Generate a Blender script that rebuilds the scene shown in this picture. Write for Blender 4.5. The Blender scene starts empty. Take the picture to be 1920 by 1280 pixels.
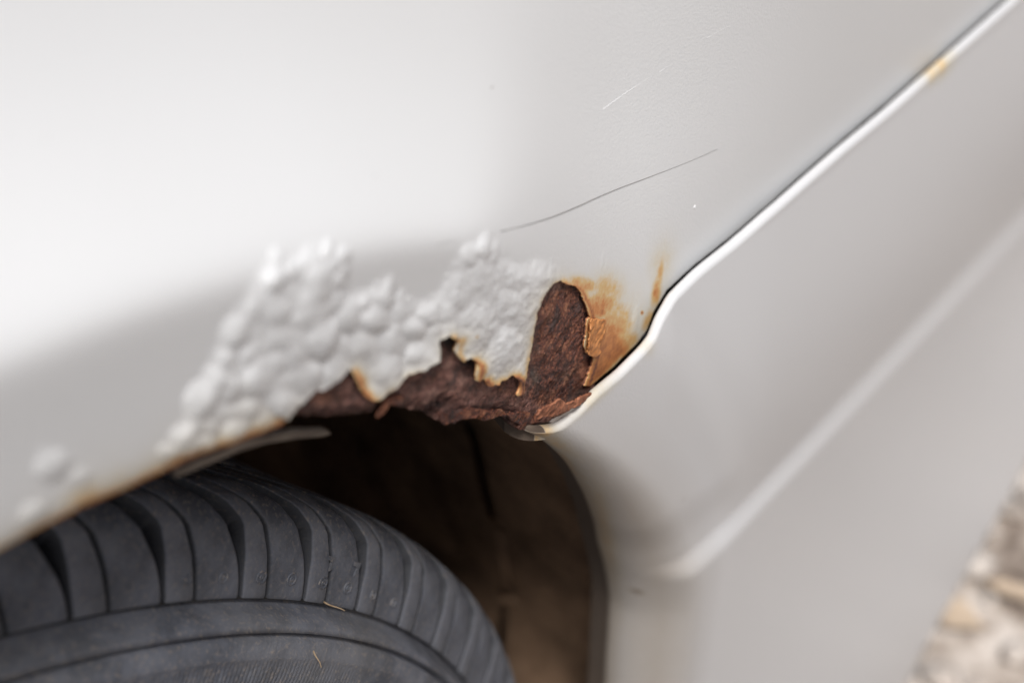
import bpy, math, random
import numpy as np
from mathutils import Matrix, Vector
random.seed(4); rng = np.random.default_rng(7)
sc = bpy.context.scene
COL = sc.collection

# ------------------------------------------------------------------ camera
F = 2667.0
TH, PH = math.radians(50), math.radians(41)
CAM = np.array([0.0798, -0.1744, 0.4576])
fw = np.array([math.sin(TH)*math.cos(PH), math.cos(TH)*math.cos(PH), -math.sin(PH)])
rt = np.array([math.cos(TH), -math.sin(TH), 0.0])
up = np.cross(rt, fw)
FOCUS = 0.332
cd = bpy.data.cameras.new('camera'); cam = bpy.data.objects.new('camera', cd); COL.objects.link(cam)
cd.sensor_width = 36; cd.lens = 36*F/1920; cd.clip_start = 0.005; cd.clip_end = 500
M4 = Matrix(((rt[0], up[0], -fw[0], CAM[0]), (rt[1], up[1], -fw[1], CAM[1]), (rt[2], up[2], -fw[2], CAM[2]), (0, 0, 0, 1)))
cam.matrix_world = M4
cd.dof.use_dof = True; cd.dof.focus_distance = FOCUS; cd.dof.aperture_fstop = 7.6
sc.camera = cam

# ------------------------------------------------------------------ sky and sun
SUN = Vector((-0.31, -0.29, 0.90)).normalized()
w = bpy.data.worlds.new('World'); sc.world = w; w.use_nodes = True
nt = w.node_tree; bg = nt.nodes['Background']
sky = nt.nodes.new('ShaderNodeTexSky'); sky.sky_type = 'NISHITA'; sky.sun_disc = False
sky.sun_elevation = math.asin(SUN.z); sky.sun_rotation = math.atan2(SUN.x, SUN.y)
sky.dust_density = 4.0; sky.air_density = 1.0
hs = nt.nodes.new('ShaderNodeHueSaturation'); hs.inputs['Saturation'].default_value = 0.72
nt.links.new(sky.outputs[0], hs.inputs['Color']); nt.links.new(hs.outputs[0], bg.inputs['Color'])
bg.inputs['Strength'].default_value = 0.085
sd = bpy.data.lights.new('sun', 'SUN'); sun = bpy.data.objects.new('sun', sd); COL.objects.link(sun)
sd.energy = 3.8; sd.angle = math.radians(18); sd.color = (1.0, 0.99, 0.985)
sun.rotation_euler = SUN.to_track_quat('Z', 'Y').to_euler(); sun.location = (-2, 0, 4)
vs = sc.view_settings; vs.view_transform = 'Standard'; vs.look = 'None'; vs.gamma = 1; vs.exposure = -0.02
sc.cycles.max_bounces = 8

# ------------------------------------------------------------------ node helpers
def new_mat(name):
    m = bpy.data.materials.new(name); m.use_nodes = True
    return m, m.node_tree, m.node_tree.nodes['Principled BSDF']
def nd(t, kind, **kw):
    n = t.nodes.new(kind)
    for k, v in kw.items():
        if k in n.inputs: n.inputs[k].default_value = v
        else: setattr(n, k, v)
    return n
def coords(t): return nd(t, 'ShaderNodeTexCoord').outputs['Object']
def noise(t, vec, scale, detail=4, rough=.55, dist=0.0):
    n = nd(t, 'ShaderNodeTexNoise', Scale=scale, Detail=detail, Roughness=rough, Distortion=dist)
    t.links.new(vec, n.inputs['Vector']); return n.outputs['Fac']
def ramp(t, fac, stops):
    r = t.nodes.new('ShaderNodeValToRGB'); e = r.color_ramp.elements
    while len(e) > 1: e.remove(e[-1])
    e[0].position, e[0].color = stops[0][0], (*stops[0][1], 1)
    for p, c in stops[1:]:
        x = e.new(p); x.color = (*c, 1)
    t.links.new(fac, r.inputs[0]); return r.outputs[0]
def math_(t, op, a, b=None, clamp=False):
    n = nd(t, 'ShaderNodeMath', operation=op, use_clamp=clamp)
    for i, v in enumerate((a, b)):
        if v is None: continue
        if isinstance(v, (int, float)): n.inputs[i].default_value = v
        else: t.links.new(v, n.inputs[i])
    return n.outputs[0]
def mix(t, fac, a, b):
    n = nd(t, 'ShaderNodeMix', data_type='RGBA')
    for s, v in (('Factor', fac), ('A', a), ('B', b)):
        i = [k for k in n.inputs if k.name == s and (k.type == 'RGBA' or s == 'Factor' and k.type == 'VALUE')][0]
        if isinstance(v, (int, float)): i.default_value = v
        elif isinstance(v, tuple): i.default_value = (*v, 1)
        else: t.links.new(v, i)
    return [o for o in n.outputs if o.type == 'RGBA'][0]
def attr(t, name): return nd(t, 'ShaderNodeAttribute', attribute_name=name).outputs['Fac']
def bump(t, bs, h, strength, dist, prev=None):
    b = nd(t, 'ShaderNodeBump', Strength=strength, Distance=dist)
    t.links.new(h, b.inputs['Height'])
    if prev is not None: t.links.new(prev, b.inputs['Normal'])
    t.links.new(b.outputs[0], bs.inputs['Normal']); return b.outputs[0]

# paint: white, aged, stained by rust where attribute "stain" says so
def paint_material(name, base, tint):
    m, t, bs = new_mat(name); v = coords(t)
    st = attr(t, 'stain')
    brk = math_(t, 'SUBTRACT', noise(t, v, 700, 5, .65, .4), .5)
    big = math_(t, 'SUBTRACT', noise(t, v, 160, 3, .6), .5)
    env = math_(t, 'MULTIPLY', math_(t, 'MULTIPLY', st, 2.4, True), 1.0)
    s2 = math_(t, 'ADD', st, math_(t, 'MULTIPLY', math_(t, 'ADD', math_(t, 'MULTIPLY', brk, .5), math_(t, 'MULTIPLY', big, .45)), env), True)
    col = ramp(t, s2, [(0, base), (.12, tint), (.28, (.68, .46, .20)), (.48, (.60, .235, .065)), (.66, (.36, .125, .04)), (.82, (.16, .055, .028)), (1, (.035, .017, .012))])
    specks = noise(t, v, 420, 2, .5)
    sp = math_(t, 'MULTIPLY', math_(t, 'GREATER_THAN', specks, .795), .55)
    col = mix(t, sp, col, (.16, .12, .09))
    dr = math_(t, 'MULTIPLY', attr(t, 'dirt_shade'), math_(t, 'ADD', .85, math_(t, 'MULTIPLY', big, .15)), True)  # mud and painted lip shade: beige first, near black where strong
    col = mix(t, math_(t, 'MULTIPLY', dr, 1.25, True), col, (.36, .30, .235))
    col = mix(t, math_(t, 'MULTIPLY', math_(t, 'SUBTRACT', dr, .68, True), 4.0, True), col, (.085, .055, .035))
    haze = math_(t, 'MULTIPLY', noise(t, v, 9, 3, .6), .10)
    col = mix(t, haze, col, (.60, .575, .53))
    t.links.new(col, bs.inputs['Base Color'])
    rg = math_(t, 'ADD', .34, math_(t, 'MULTIPLY', math_(t, 'ADD', s2, dr), .55), True)
    t.links.new(rg, bs.inputs['Roughness'])
    bs.inputs['Specular IOR Level'].default_value = .5
    b1 = bump(t, bs, noise(t, v, 1500, 2, .5), .13, .0006)
    bump(t, bs, math_(t, 'MULTIPLY', brk, s2), .5, .0004, b1)
    return m
PAINT = paint_material('white_paint', (.725, .727, .722), (.70, .66, .57))
BPAINT = paint_material('bumper_paint', (.625, .622, .622), (.60, .55, .45))

def rust_material():
    m, t, bs = new_mat('rust'); v = coords(t)
    a = noise(t, v, 260, 6, .65); b = noise(t, v, 1250, 5, .75); c = noise(t, v, 2600, 3, .7); d = noise(t, v, 90, 3, .6)
    k = math_(t, 'ADD', math_(t, 'MULTIPLY', a, .55), math_(t, 'MULTIPLY', b, .45)); k = math_(t, 'ADD', .5, math_(t, 'MULTIPLY', math_(t, 'SUBTRACT', k, .5), 2.9))
    deep = ramp(t, k, [(.25, (.032, .009, .007)), (.42, (.125, .034, .019)), (.56, (.25, .075, .036)), (.75, (.46, .18, .085))])
    pale = ramp(t, k, [(.25, (.095, .036, .026)), (.42, (.225, .094, .069)), (.58, (.34, .155, .118)), (.75, (.48, .26, .20))])
    col = mix(t, attr(t, 'pale'), deep, pale)
    e = noise(t, v, 420, 5, .75)
    col = mix(t, math_(t, 'MULTIPLY', math_(t, 'SUBTRACT', e, .55, True), 5.0, True), col, (.33, .125, .05))
    e2 = noise(t, v, 150, 6, .75)
    col = mix(t, math_(t, 'MULTIPLY', math_(t, 'SUBTRACT', .46, e2, True), 7.0, True), col, (.035, .018, .015))
    e3 = noise(t, v, 210, 5, .7)
    col = mix(t, math_(t, 'MULTIPLY', math_(t, 'SUBTRACT', e3, .54, True), 6.0, True), col, (.13, .092, .088))
    pit = noise(t, v, 900, 4, .8)
    col = mix(t, math_(t, 'MULTIPLY', math_(t, 'SUBTRACT', .44, pit, True), 12.0, True), col, (.020, .012, .011))
    lichen = math_(t, 'MULTIPLY', math_(t, 'SUBTRACT', c, .56, True), 9.0, True)
    col = mix(t, math_(t, 'MULTIPLY', lichen, math_(t, 'MULTIPLY', d, .7)), col, (.33, .25, .24))
    dk = math_(t, 'MULTIPLY', attr(t, 'dark'), math_(t, 'ADD', .45, math_(t, 'MULTIPLY', b, 1.0)), True)
    col = mix(t, dk, col, (.020, .019, .017))
    gr = math_(t, 'MULTIPLY', attr(t, 'grey'), math_(t, 'MULTIPLY', b, 1.7), True)
    col = mix(t, gr, col, (.085, .088, .074))
    og = math_(t, 'MULTIPLY', attr(t, 'orange'), math_(t, 'MULTIPLY', a, 1.7), True)
    col = mix(t, og, col, (.36, .135, .05))
    t.links.new(col, bs.inputs['Base Color'])
    t.links.new(math_(t, 'ADD', .42, math_(t, 'MULTIPLY', c, .45)), bs.inputs['Roughness'])
    bs.inputs['Specular IOR Level'].default_value = .55
    b1 = bump(t, bs, b, 1.0, .0011)
    bump(t, bs, c, 1.0, .0005, b1)
    return m
RUST = rust_material()

def simple(name, c0, c1, scale, rough, bscale=None, bstr=.3, bdist=.0005, spec=.4, c2=None):
    m, t, bs = new_mat(name); v = coords(t)
    n = noise(t, v, scale, 6, .62, .2)
    stops = [(.33, c0), (.62, c1)] + ([(.78, c2)] if c2 else [])
    t.links.new(ramp(t, n, stops), bs.inputs['Base Color'])
    bs.inputs['Roughness'].default_value = rough; bs.inputs['Specular IOR Level'].default_value = spec
    if bscale: bump(t, bs, noise(t, v, bscale, 5, .65), bstr, bdist)
    return m
def rubber_material():
    m, t, bs = new_mat('tyre_rubber'); v = coords(t)
    a = noise(t, v, 70, 5, .65, .3); b = noise(t, v, 900, 5, .7); g = noise(t, v, 22, 3, .6)
    col = ramp(t, a, [(.4, (.068, .073, .088)), (.6, (.130, .137, .160))])
    col = mix(t, math_(t, 'MULTIPLY', math_(t, 'SUBTRACT', g, .42, True), 1.5, True), col, (.17, .162, .152))
    dust = math_(t, 'MULTIPLY', math_(t, 'SUBTRACT', b, .53, True), 7.0, True)
    col = mix(t, math_(t, 'MULTIPLY', dust, math_(t, 'ADD', .20, math_(t, 'MULTIPLY', attr(t, 'dust'), .8))), col, (.32, .26, .205))
    col = mix(t, math_(t, 'MULTIPLY', attr(t, 'fresh_shade'), .9), col, (.012, .012, .013))  # groove rubber: unweathered black, with the shade of the grooves painted in
    t.links.new(col, bs.inputs['Base Color'])
    t.links.new(math_(t, 'ADD', .50, math_(t, 'MULTIPLY', a, .3)), bs.inputs['Roughness'])
    bs.inputs['Specular IOR Level'].default_value = .35
    bump(t, bs, b, .6, .0005)
    return m
RUBBER = rubber_material()
LINER = simple('liner_dirt', (.085, .052, .032), (.27, .170, .105), 26, .9, 300, .6, .0015, .2, (.42, .29, .19))
DARK = simple('gap_backing_dark', (.010, .009, .008), (.03, .022, .017), 60, .8)
STEEL = simple('bare_edge', (.09, .062, .043), (.30, .25, .20), 160, .5, 900, .4, .0004)
HAIRM = simple('hair', (.15, .14, .13), (.24, .22, .20), 200, .5)
CHIPM = simple('pale_scratch', (.80, .80, .79), (.86, .86, .85), 200, .5)
FLAKEM = simple('rust_flake', (.16, .055, .03), (.40, .16, .085), 330, .6, 1200, .7, .0005, .4, (.46, .24, .15))
PEELM = simple('stained_flake', (.42, .155, .045), (.60, .265, .095), 260, .6, 1200, .25, .0003, .4, (.66, .38, .16))
BLACKM = simple('sealant', (.012, .013, .017), (.04, .04, .05), 300, .5)
RIMM = simple('wheel_steel', (.25, .25, .25), (.34, .34, .34), 30, .4)

# ------------------------------------------------------------------ mesh helpers
def proj(P):
    d = np.asarray(P, float) - CAM; z = d @ fw
    zz = np.where(z > .05, z, 1e9)
    q = np.stack([960+F*(d @ rt)/zz, 640-F*(d @ up)/zz], -1)
    q[z <= .05] = (-9e3, -9e3)
    return q, z
def ray(px):
    p = np.atleast_2d(np.asarray(px, float))
    return ((p[:, :1]-960)/F)*rt - ((p[:, 1:]-640)/F)*up + fw
def cast(px, surf, off=0.0):
    """points of the surface y = surf(x, z) + off seen at these picture positions"""
    r = ray(px); ts = np.concatenate([np.linspace(.10, .6, 251), np.linspace(.605, 2.5, 380)])
    g = lambda t, r: (CAM[1]+r[:, 1]*t) - (surf(CAM[0]+r[:, 0]*t, CAM[2]+r[:, 2]*t)+off)
    out = np.zeros(len(r))
    for i in range(len(r)):
        ri = np.repeat(r[i:i+1], len(ts), 0); v = g(ts, ri)
        k = np.where((v[:-1] < 0) & (v[1:] >= 0))[0]
        k = k[0] if len(k) else len(ts)-2
        lo_, hi_ = ts[k], ts[k+1]
        for _ in range(3):
            tt_ = np.linspace(lo_, hi_, 33); v = g(tt_, np.repeat(r[i:i+1], 33, 0)); j = np.where(v >= 0)[0]; j = max(1, j[0]) if len(j) else 32
            lo_, hi_ = tt_[j-1], tt_[j]
        out[i] = .5*(lo_+hi_)
    return CAM + r*out[:, None]
def mesh_np(name, V, T, mat, parent=None, attrs=None, smooth=True, label=None):
    me = bpy.data.meshes.new(name)
    V = np.asarray(V, np.float32); T = np.asarray(T, np.int32)
    n, k = T.shape
    me.vertices.add(len(V)); me.vertices.foreach_set('co', V.ravel())
    me.loops.add(n*k); me.loops.foreach_set('vertex_index', T.ravel())
    me.polygons.add(n); me.polygons.foreach_set('loop_start', np.arange(0, n*k, k, dtype=np.int32))
    me.polygons.foreach_set('loop_total', np.full(n, k, np.int32))
    me.polygons.foreach_set('use_smooth', np.full(n, smooth))
    me.update(calc_edges=True); me.validate()
    for a, d in (attrs or {}).items():
        at = me.attributes.new(a, 'FLOAT', 'POINT'); at.data.foreach_set('value', np.asarray(d, np.float32))
    me.materials.append(mat)
    o = bpy.data.objects.new(name, me); COL.objects.link(o)
    if parent is not None: o.parent = parent
    if label: o['label'] = label
    return o
def grid_tris(ni, nj):
    i, j = np.meshgrid(np.arange(ni-1), np.arange(nj-1), indexing='ij')
    a = (i*nj+j).ravel(); b = a+nj; c = b+1; d = a+1
    return np.concatenate([np.stack([a, b, c], 1), np.stack([a, c, d], 1)])
def grid_quads(ni, nj, wrap=False):
    i, j = np.meshgrid(np.arange(ni if wrap else ni-1), np.arange(nj-1), indexing='ij')
    a = (i*nj+j).ravel(); b = (((i+1) % ni)*nj+j).ravel()
    return np.stack([a, b, b+1, a+1], 1)
def clip(A, T, f):
    """keep f>0 of a triangle mesh whose vertex rows are A; returns rows, tris, boundary edges"""
    f = np.where(abs(f) < 1e-9, 1e-9, f)
    ins = f[T] > 0; n = ins.sum(1)
    keep = T[n == 3]; out = [keep]; newrows = []; edges = []; key = {}; base = len(A)
    def cut(a, b):
        k = (a, b) if a < b else (b, a)
        if k not in key:
            s = f[a]/(f[a]-f[b]); key[k] = base+len(newrows); newrows.append(A[a]+(A[b]-A[a])*s)
        return key[k]
    tri = []
    for t, m in zip(T[(n == 1) | (n == 2)].tolist(), ins[(n == 1) | (n == 2)].tolist()):
        if sum(m) == 1:
            i = m.index(True); a, b, c = t[i], t[(i+1) % 3], t[(i+2) % 3]
            p, q = cut(a, b), cut(a, c); tri.append((a, p, q)); edges.append((p, q))
        else:
            i = m.index(False); a, b, c = t[i], t[(i+1) % 3], t[(i+2) % 3]
            p, q = cut(a, b), cut(a, c); tri.append((p, b, c)); tri.append((p, c, q)); edges.append((q, p))
    if tri: out.append(np.array(tri))
    A2 = np.concatenate([A, np.array(newrows)]) if newrows else A
    T2 = np.concatenate(out)
    used = np.zeros(len(A2), bool); used[T2.ravel()] = True
    remap = np.cumsum(used)-1
    E = remap[np.array(edges)] if edges else np.zeros((0, 2), int)
    return A2[used], remap[T2], E
def seg_dist(P, poly, closed=True):
    """distance of points to a polyline, and the nearest segment"""
    a = np.asarray(poly, float); b = np.roll(a, -1, 0)
    if not closed: a, b = a[:-1], b[:-1]
    best = np.full(len(P), 1e18); idx = np.zeros(len(P), int)
    for k in range(len(a)):
        d = b[k]-a[k]; L = d@d+1e-18
        s = np.clip(((P-a[k])@d)/L, 0, 1)
        q = P-(a[k]+s[:, None]*d); dd = (q*q).sum(1)
        m = dd < best; best[m] = dd[m]; idx[m] = k
    return np.sqrt(best), idx
def inside(P, poly):
    a = np.asarray(poly, float); c = np.zeros(len(P), bool); x, y = P[:, 0], P[:, 1]
    for k in range(len(a)):
        x1, y1 = a[k-1]; x2, y2 = a[k]
        if y1 == y2: continue
        m = (y1 > y) != (y2 > y)
        c ^= m & (x < (x2-x1)*(y-y1)/(y2-y1)+x1)
    return c
def sdf(P, poly):
    lo, hi = np.min(poly, 0), np.max(poly, 0)
    d, _ = seg_dist(P, poly)
    return np.where(inside(P, poly), d, -d)
def rough_line(pts, step, amp, seed=1):
    """subdivide a polyline and fray it"""
    r = np.random.default_rng(seed); out = []
    for a, b in zip(pts[:-1], pts[1:]):
        a, b = np.array(a, float), np.array(b, float); L = np.linalg.norm(b-a); n = max(1, int(L/step))
        nn = np.array([-(b-a)[1], (b-a)[0]])/(L+1e-9)
        for k in range(n):
            out.append(a+(b-a)*k/n+(nn*r.normal(0, amp) if k else 0))
    out.append(np.array(pts[-1], float)); return np.array(out)
def _h(ix, iy, seed):
    n = (ix.astype(np.int64)*374761393+iy.astype(np.int64)*668265263+seed*144665) & 0x7fffffff
    n = ((n ^ (n >> 13))*1274126177) & 0x7fffffff
    return ((n ^ (n >> 16)) & 0xffff)/65535.0
def vnoise(x, y, seed=0):
    ix, iy = np.floor(x), np.floor(y); fx, fy = x-ix, y-iy
    fx, fy = fx*fx*(3-2*fx), fy*fy*(3-2*fy)
    a, b, c, d = _h(ix, iy, seed), _h(ix+1, iy, seed), _h(ix, iy+1, seed), _h(ix+1, iy+1, seed)
    return (a+(b-a)*fx)*(1-fy)+(c+(d-c)*fx)*fy
def fbm(x, y, oct=4, seed=0):
    s = np.zeros_like(x); a = .5
    for k in range(oct): s += a*vnoise(x*2**k+17*k, y*2**k-9*k, seed+k); a *= .5
    return s
def sstep(a, b, x):
    t = np.clip((x-a)/(b-a), 0, 1); return t*t*(3-2*t)
def softplus(x, w): return w*np.logaddexp(0, x/w)
def gauss(q, spec):
    s = np.zeros(len(q))
    for cx, cy, rx, ry, rot, amp in spec:
        c_, s_ = math.cos(math.radians(rot)), math.sin(math.radians(rot))
        dx, dy = q[:, 0]-cx, q[:, 1]-cy
        u, v = (dx*c_+dy*s_)/rx, (-dx*s_+dy*c_)/ry
        s = np.maximum(s, amp*np.exp(-(u*u+v*v)))
    return s
def thing(name, label, cat, loc=(0, 0, 0)):
    o = bpy.data.objects.new(name, None); COL.objects.link(o); o.location = loc
    o['label'] = label; o['category'] = cat; o.empty_display_size = .05
    return o
def zoom1(pts): return [(540+x/2.526, 400+y/2.526) for x, y in pts]

# ------------------------------------------------------------------ the body surfaces: y = f(x, z), outboard is -y
GROUND_Z = -.306
YB = -.030
def plan(x): return .06*softplus(x-.31, .05)+.9*np.maximum(x-.90, 0)**2*6
ZC_X = np.array([-.6, -.35, -.2, 0, .10, .145, .166, .191, .215, .239, .262, .285, .31, .36, .5, 1.2])
ZC_Z = np.array([-.1, .10, .29, .352, .342, .330, .326, .318, .309, .297, .284, .272, .262, .253, .25, .25])
_zx = np.linspace(-.6, 1.2, 3601); _zz = np.interp(_zx, ZC_X, ZC_Z); _k = np.exp(-np.linspace(-2.5, 2.5, 81)**2/2); _k /= _k.sum()
_zz = np.convolve(np.pad(_zz, 40, mode='edge'), _k, 'valid')
def lean(x):
    t = np.clip((x-.17)/.25, 0, 1)
    return .74-.68*t**3*(t*(6*t-15)+10)
def fender_y(x, z):
    zc = np.interp(x, _zx, _zz); h = z-zc
    w_ = .0018+.026*sstep(.238, .31, x)
    y = YB+plan(x)+lean(x)*(softplus(h, w_)-.62*softplus(h-.026, .010))
    return y+.07*softplus(-h, w_)
RID = cast([(1262, 1092), (1420, 925), (1600, 738), (1760, 570), (1920, 402)], lambda x, z: YB-.002+plan(x))
TOPZ = cast([(1005, 822), (1120, 742), (1222, 630), (1258, 558), (1370, 465), (1512, 343), (1665, 214), (1898, 10)], lambda x, z: YB+plan(x))
def ridge_z(x): return np.interp(x, np.append(RID[:, 0], 1.3), np.append(RID[:, 2], RID[-1, 2]-.004))
def top_z(x): return np.interp(x, np.append(TOPZ[:, 0], 1.3), np.append(TOPZ[:, 2], TOPZ[-1, 2]-.004))
def bumper_y(x, z, crease=1.0):
    y = YB+plan(x)
    r = np.hypot(x, z); zr_ = ridge_z(x); k = (z-zr_)/(top_z(x)-zr_); up_ = np.clip(k, 0, 1)
    far = sstep(.355, .40, r)
    y = y-.0048*np.sin(np.pi*up_)*far
    y = y-.0020*sstep(.32, .37, x)
    y = y-.0012*sstep(.392, .378, r)*sstep(.10, .30, k)
    y = y-.0030*crease*sstep(1, -1, (z-zr_)/(.006+.022*np.clip(x-.33, 0, .3)))
    lo = np.maximum(zr_-z, 0)
    s_ = sstep(0, .30, lo)
    return y-.06*softplus(x-.31, .05)*s_-.004*s_+.035*lo

# ------------------------------------------------------------------ outlines read off the photograph (picture pixels)
LIP = [(0, 1042), (50, 1014), (100, 988), (180, 951), (280, 906), (350, 874), (400, 853), (470, 829), (530, 803)]
RUSTLINE = zoom1([(10, 985), (20, 960), (58, 912), (70, 920), (110, 872), (150, 842), (180, 845), (215, 812), (255, 777), (288, 744), (300, 735), (320, 775),
  (345, 830), (370, 868), (400, 884), (430, 885), (460, 870), (480, 850), (520, 820), (545, 790), (575, 762), (600, 755), (640, 737), (670, 712), (700, 700), (718, 690),
  (718, 660), (711, 612), (720, 596), (745, 586), (760, 570), (770, 586), (790, 594), (812, 586), (800, 612), (790, 650), (800, 670), (825, 702), (832, 690), (846, 690), (870, 686),
  (895, 706), (888, 760), (890, 790), (905, 797), (930, 783), (945, 810), (965, 822), (985, 812), (1000, 816), (1010, 800), (1040, 790), (1060, 768), (1085, 780),
  (1100, 802), (1105, 830), (1090, 868), (1130, 858), (1135, 790), (1152, 710), (1165, 660), (1180, 560), (1192, 500), (1188, 478), (1205, 430), (1230, 380),
  (1270, 340), (1310, 327), (1345, 347), (1380, 355), (1405, 385), (1422, 430), (1440, 480), (1450, 502), (1435, 510), (1430, 560), (1420, 632), (1428, 670),
  (1455, 680), (1472, 664), (1465, 692), (1450, 740), (1430, 800), (1418, 826)])
SEAM = [(1106, 724), (1150, 688), (1193, 645), (1212, 620), (1226, 583), (1250, 544), (1300, 498), (1362, 450), (1428, 394), (1503, 328), (1569, 272),
  (1653, 202), (1756, 112), (1884, 0)]
rl = rough_line(RUSTLINE, 3.5, .7, 3)
edge_px = np.concatenate([np.array(LIP, float), rl])
off_edge = np.concatenate([np.zeros(len(LIP)), np.full(len(rl), -.0011)])
E3 = cast(edge_px, lambda x, z: fender_y(x, z))
E3r = cast(edge_px, lambda x, z: fender_y(x, z), -.0011)
E3 = np.where(off_edge[:, None] < 0, E3r, E3)
S3 = cast(SEAM, fender_y)
arcL = [(.331*math.sin(math.radians(a)), .331*math.cos(math.radians(a))) for a in range(-75, 23, 3)]
arcL = [(x, z) for x, z in arcL if x < E3[0, 0]-.004]
zr = S3[-1, 2]
OUT = np.array(arcL+[(p[0], p[2]) for p in E3]+[(p[0], p[2]) for p in S3]+[(.62, zr-.002), (.95, zr-.006), (1.02, zr-.006), (1.02, .60), (-.45, .60), (-.45, .05)])
seam_xz = S3[:, [0, 2]]; seam_full = np.concatenate([seam_xz, [(.62, zr-.002), (.95, zr-.006), (1.02, zr-.006)]])

car = thing('car', 'white car with a rusted peeling wheel arch, seen close up', 'car', (0, 0, GROUND_Z))
CARM = Vector((0, 0, -GROUND_Z))      # children are modelled round the wheel centre
def adopt(o): o.location = CARM; return o

# ------------------------------------------------------------------ fender paint with blisters
def axis(lo, fine0, fine1, hi, step, mid):
    def grow(a, b):
        out = []; x, s = a, step
        while abs(x-a) < abs(b-a):
            s = min(s*1.12, mid); x = x+s if b > a else x-s; out.append(x)
        out[-1] = b; return out
    return np.array(sorted(grow(fine0, lo)))[:], np.arange(fine0, fine1, step), np.array(grow(fine1, hi))
xs = np.concatenate(axis(-.45, .128, .318, 1.02, .00030, .012)); zs = np.concatenate(axis(.05, .205, .338, .60, .00030, .012))
X, Z = np.meshgrid(xs, zs, indexing='ij'); X, Z = X.ravel(), Z.ravel()
Y = fender_y(X, Z)
P0 = np.stack([X, Y, Z], 1); q, dep = proj(P0)
FIELD = [(296, 866), (335, 795), (368, 730), (395, 662), (425, 600), (462, 545), (492, 492), (520, 470), (558, 477), (602, 455), (642, 468), (662, 500),
  (658, 545), (690, 540), (722, 514), (740, 508), (748, 545), (790, 562), (818, 545), (838, 512), (858, 468), (884, 450), (912, 436), (936, 450), (950, 482), (975, 496),
  (1010, 482), (1042, 498), (1052, 520), (1010, 600), (985, 760), (560, 810), (450, 850)]
HAND = [  # cx, cy, rx, ry, tilt, height px-ish
  (439, 622, 24, 32, 20, 1), (517, 585, 30, 30, 20, .9), (600, 632, 33, 42, 15, 1.15), (615, 466, 14, 20, 15, 1), (518, 478, 16, 15, 0, .9), (645, 477, 17, 17, 0, .9), (578, 474, 12, 16, 10, .7),
  (590, 545, 32, 24, -20, .9), (476, 712, 30, 36, 20, 1.1), (375, 748, 26, 42, 32, 1.2), (402, 708, 24, 24, 0, .8), (525, 752, 30, 30, 20, .9), (544, 668, 25, 30, 20, .9),
  (646, 590, 26, 34, 15, .9), (480, 650, 17, 17, 0, .7), (640, 655, 20, 30, 15, .7), (338, 818, 18, 22, 30, .8), (311, 848, 16, 16, 30, .8), (560, 700, 34, 34, 30, .7), (440, 770, 28, 22, -20, .6),
  (100, 872, 36, 27, -20, .62), (84, 852, 16, 13, -20, .45), (148, 896, 24, 20, -20, .62), (128, 868, 15, 13, 0, .4), (62, 962, 30, 20, -35, .6), (160, 918, 14, 11, 0, .4), (690, 735, 22, 26, 0, .7), (720, 690, 30, 38, 10, .9), (735, 640, 22, 28, 0, .7), (770, 615, 24, 24, 0, .8),
  (690, 600, 26, 24, 0, .8), (720, 550, 14, 30, 20, .8), (745, 585, 18, 20, 0, .6), (800, 590, 22, 20, 0, .7), (785, 665, 26, 24, -30, .7), (690, 650, 24, 28, 10, .8),
  (905, 462, 14, 24, 12, 1.0), (915, 448, 7, 14, 10, .8), (880, 478, 18, 24, 10, .6), (940, 655, 36, 42, 25, .75), (900, 690, 24, 24, 0, .6), (965, 700, 24, 30, 10, .6), (890, 600, 30, 24, -30, .6),
  (960, 580, 36, 32, 0, .5), (905, 540, 32, 36, 0, .5), (960, 520, 28, 26, 0, .4), (862, 550, 26, 26, 0, .5), (855, 610, 16, 20, 0, .5), (1005, 560, 20, 40, 10, .35), (875, 650, 14, 16, 0, .5),
  (832, 600, 9, 24, 5, .6), (1020, 505, 5, 18, 8, .5), (1034, 498, 4, 16, 8, .45), (1003, 500, 5, 15, 8, .45), (985, 505, 5, 14, 8, .45), (1048, 515, 4, 14, 6, .4),
  (1128, 488, 3.5, 16, 6, .5), (1135, 500, 2.5, 12, 6, .35), (1192, 600, 6, 26, 12, .45), (1180, 585, 4, 20, 15, .3), (1160, 560, 4, 18, 10, .2)]
fld = np.array(FIELD, float)
r2 = random.Random(11)
blobs = [(cx, cy, rx*1.1, ry*1.1, a, h*(.56*min(rx, ry)) ) for cx, cy, rx, ry, a, h in HAND]
def cells(step, rmul, hmul, x0, x1, jit=.42, tall=1.25):
    y = 425
    while y < 880:
        x = x0
        while x < x1:
            cx, cy = x+r2.uniform(-jit, jit)*step, y+r2.uniform(-jit, jit)*step
            if inside(np.array([[cx, cy]]), fld)[0] and r2.random() < .80:
                rr = step*rmul*r2.choice((.6, .8, 1.0, 1.15, 1.5)); dE = seg_dist(np.array([[cx, cy]]), fld)[0][0]
                k = .25+.75*min(1, dE/(rr*2.0))
                blobs.append((cx, cy, rr*k, rr*k*tall*r2.uniform(.9, 1.15), r2.uniform(5, 28), min(rr*k*hmul*r2.uniform(.35, 1.2), 13)))
            x += step
        y += step*.9
cells(38, .74, .50, 280, 690, .34, 1.3); cells(20, .70, .36, 280, 700)
cells(25, .76, .50, 670, 850); cells(13, .70, .36, 670, 860)
cells(34, .85, .24, 830, 1060, tall=1.1); cells(15, .75, .20, 830, 1060, tall=1.35)
near = (q[:, 0] > -60) & (q[:, 0] < 1330) & (q[:, 1] > 380) & (q[:, 1] < 1060)
qn = q[near]
wob = np.stack([(fbm(qn[:, 0]/24, qn[:, 1]/24, 3, 5)-.44)*10, (fbm(qn[:, 0]/24, qn[:, 1]/24, 3, 9)-.44)*10], 1)
qw = qn+wob
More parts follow.
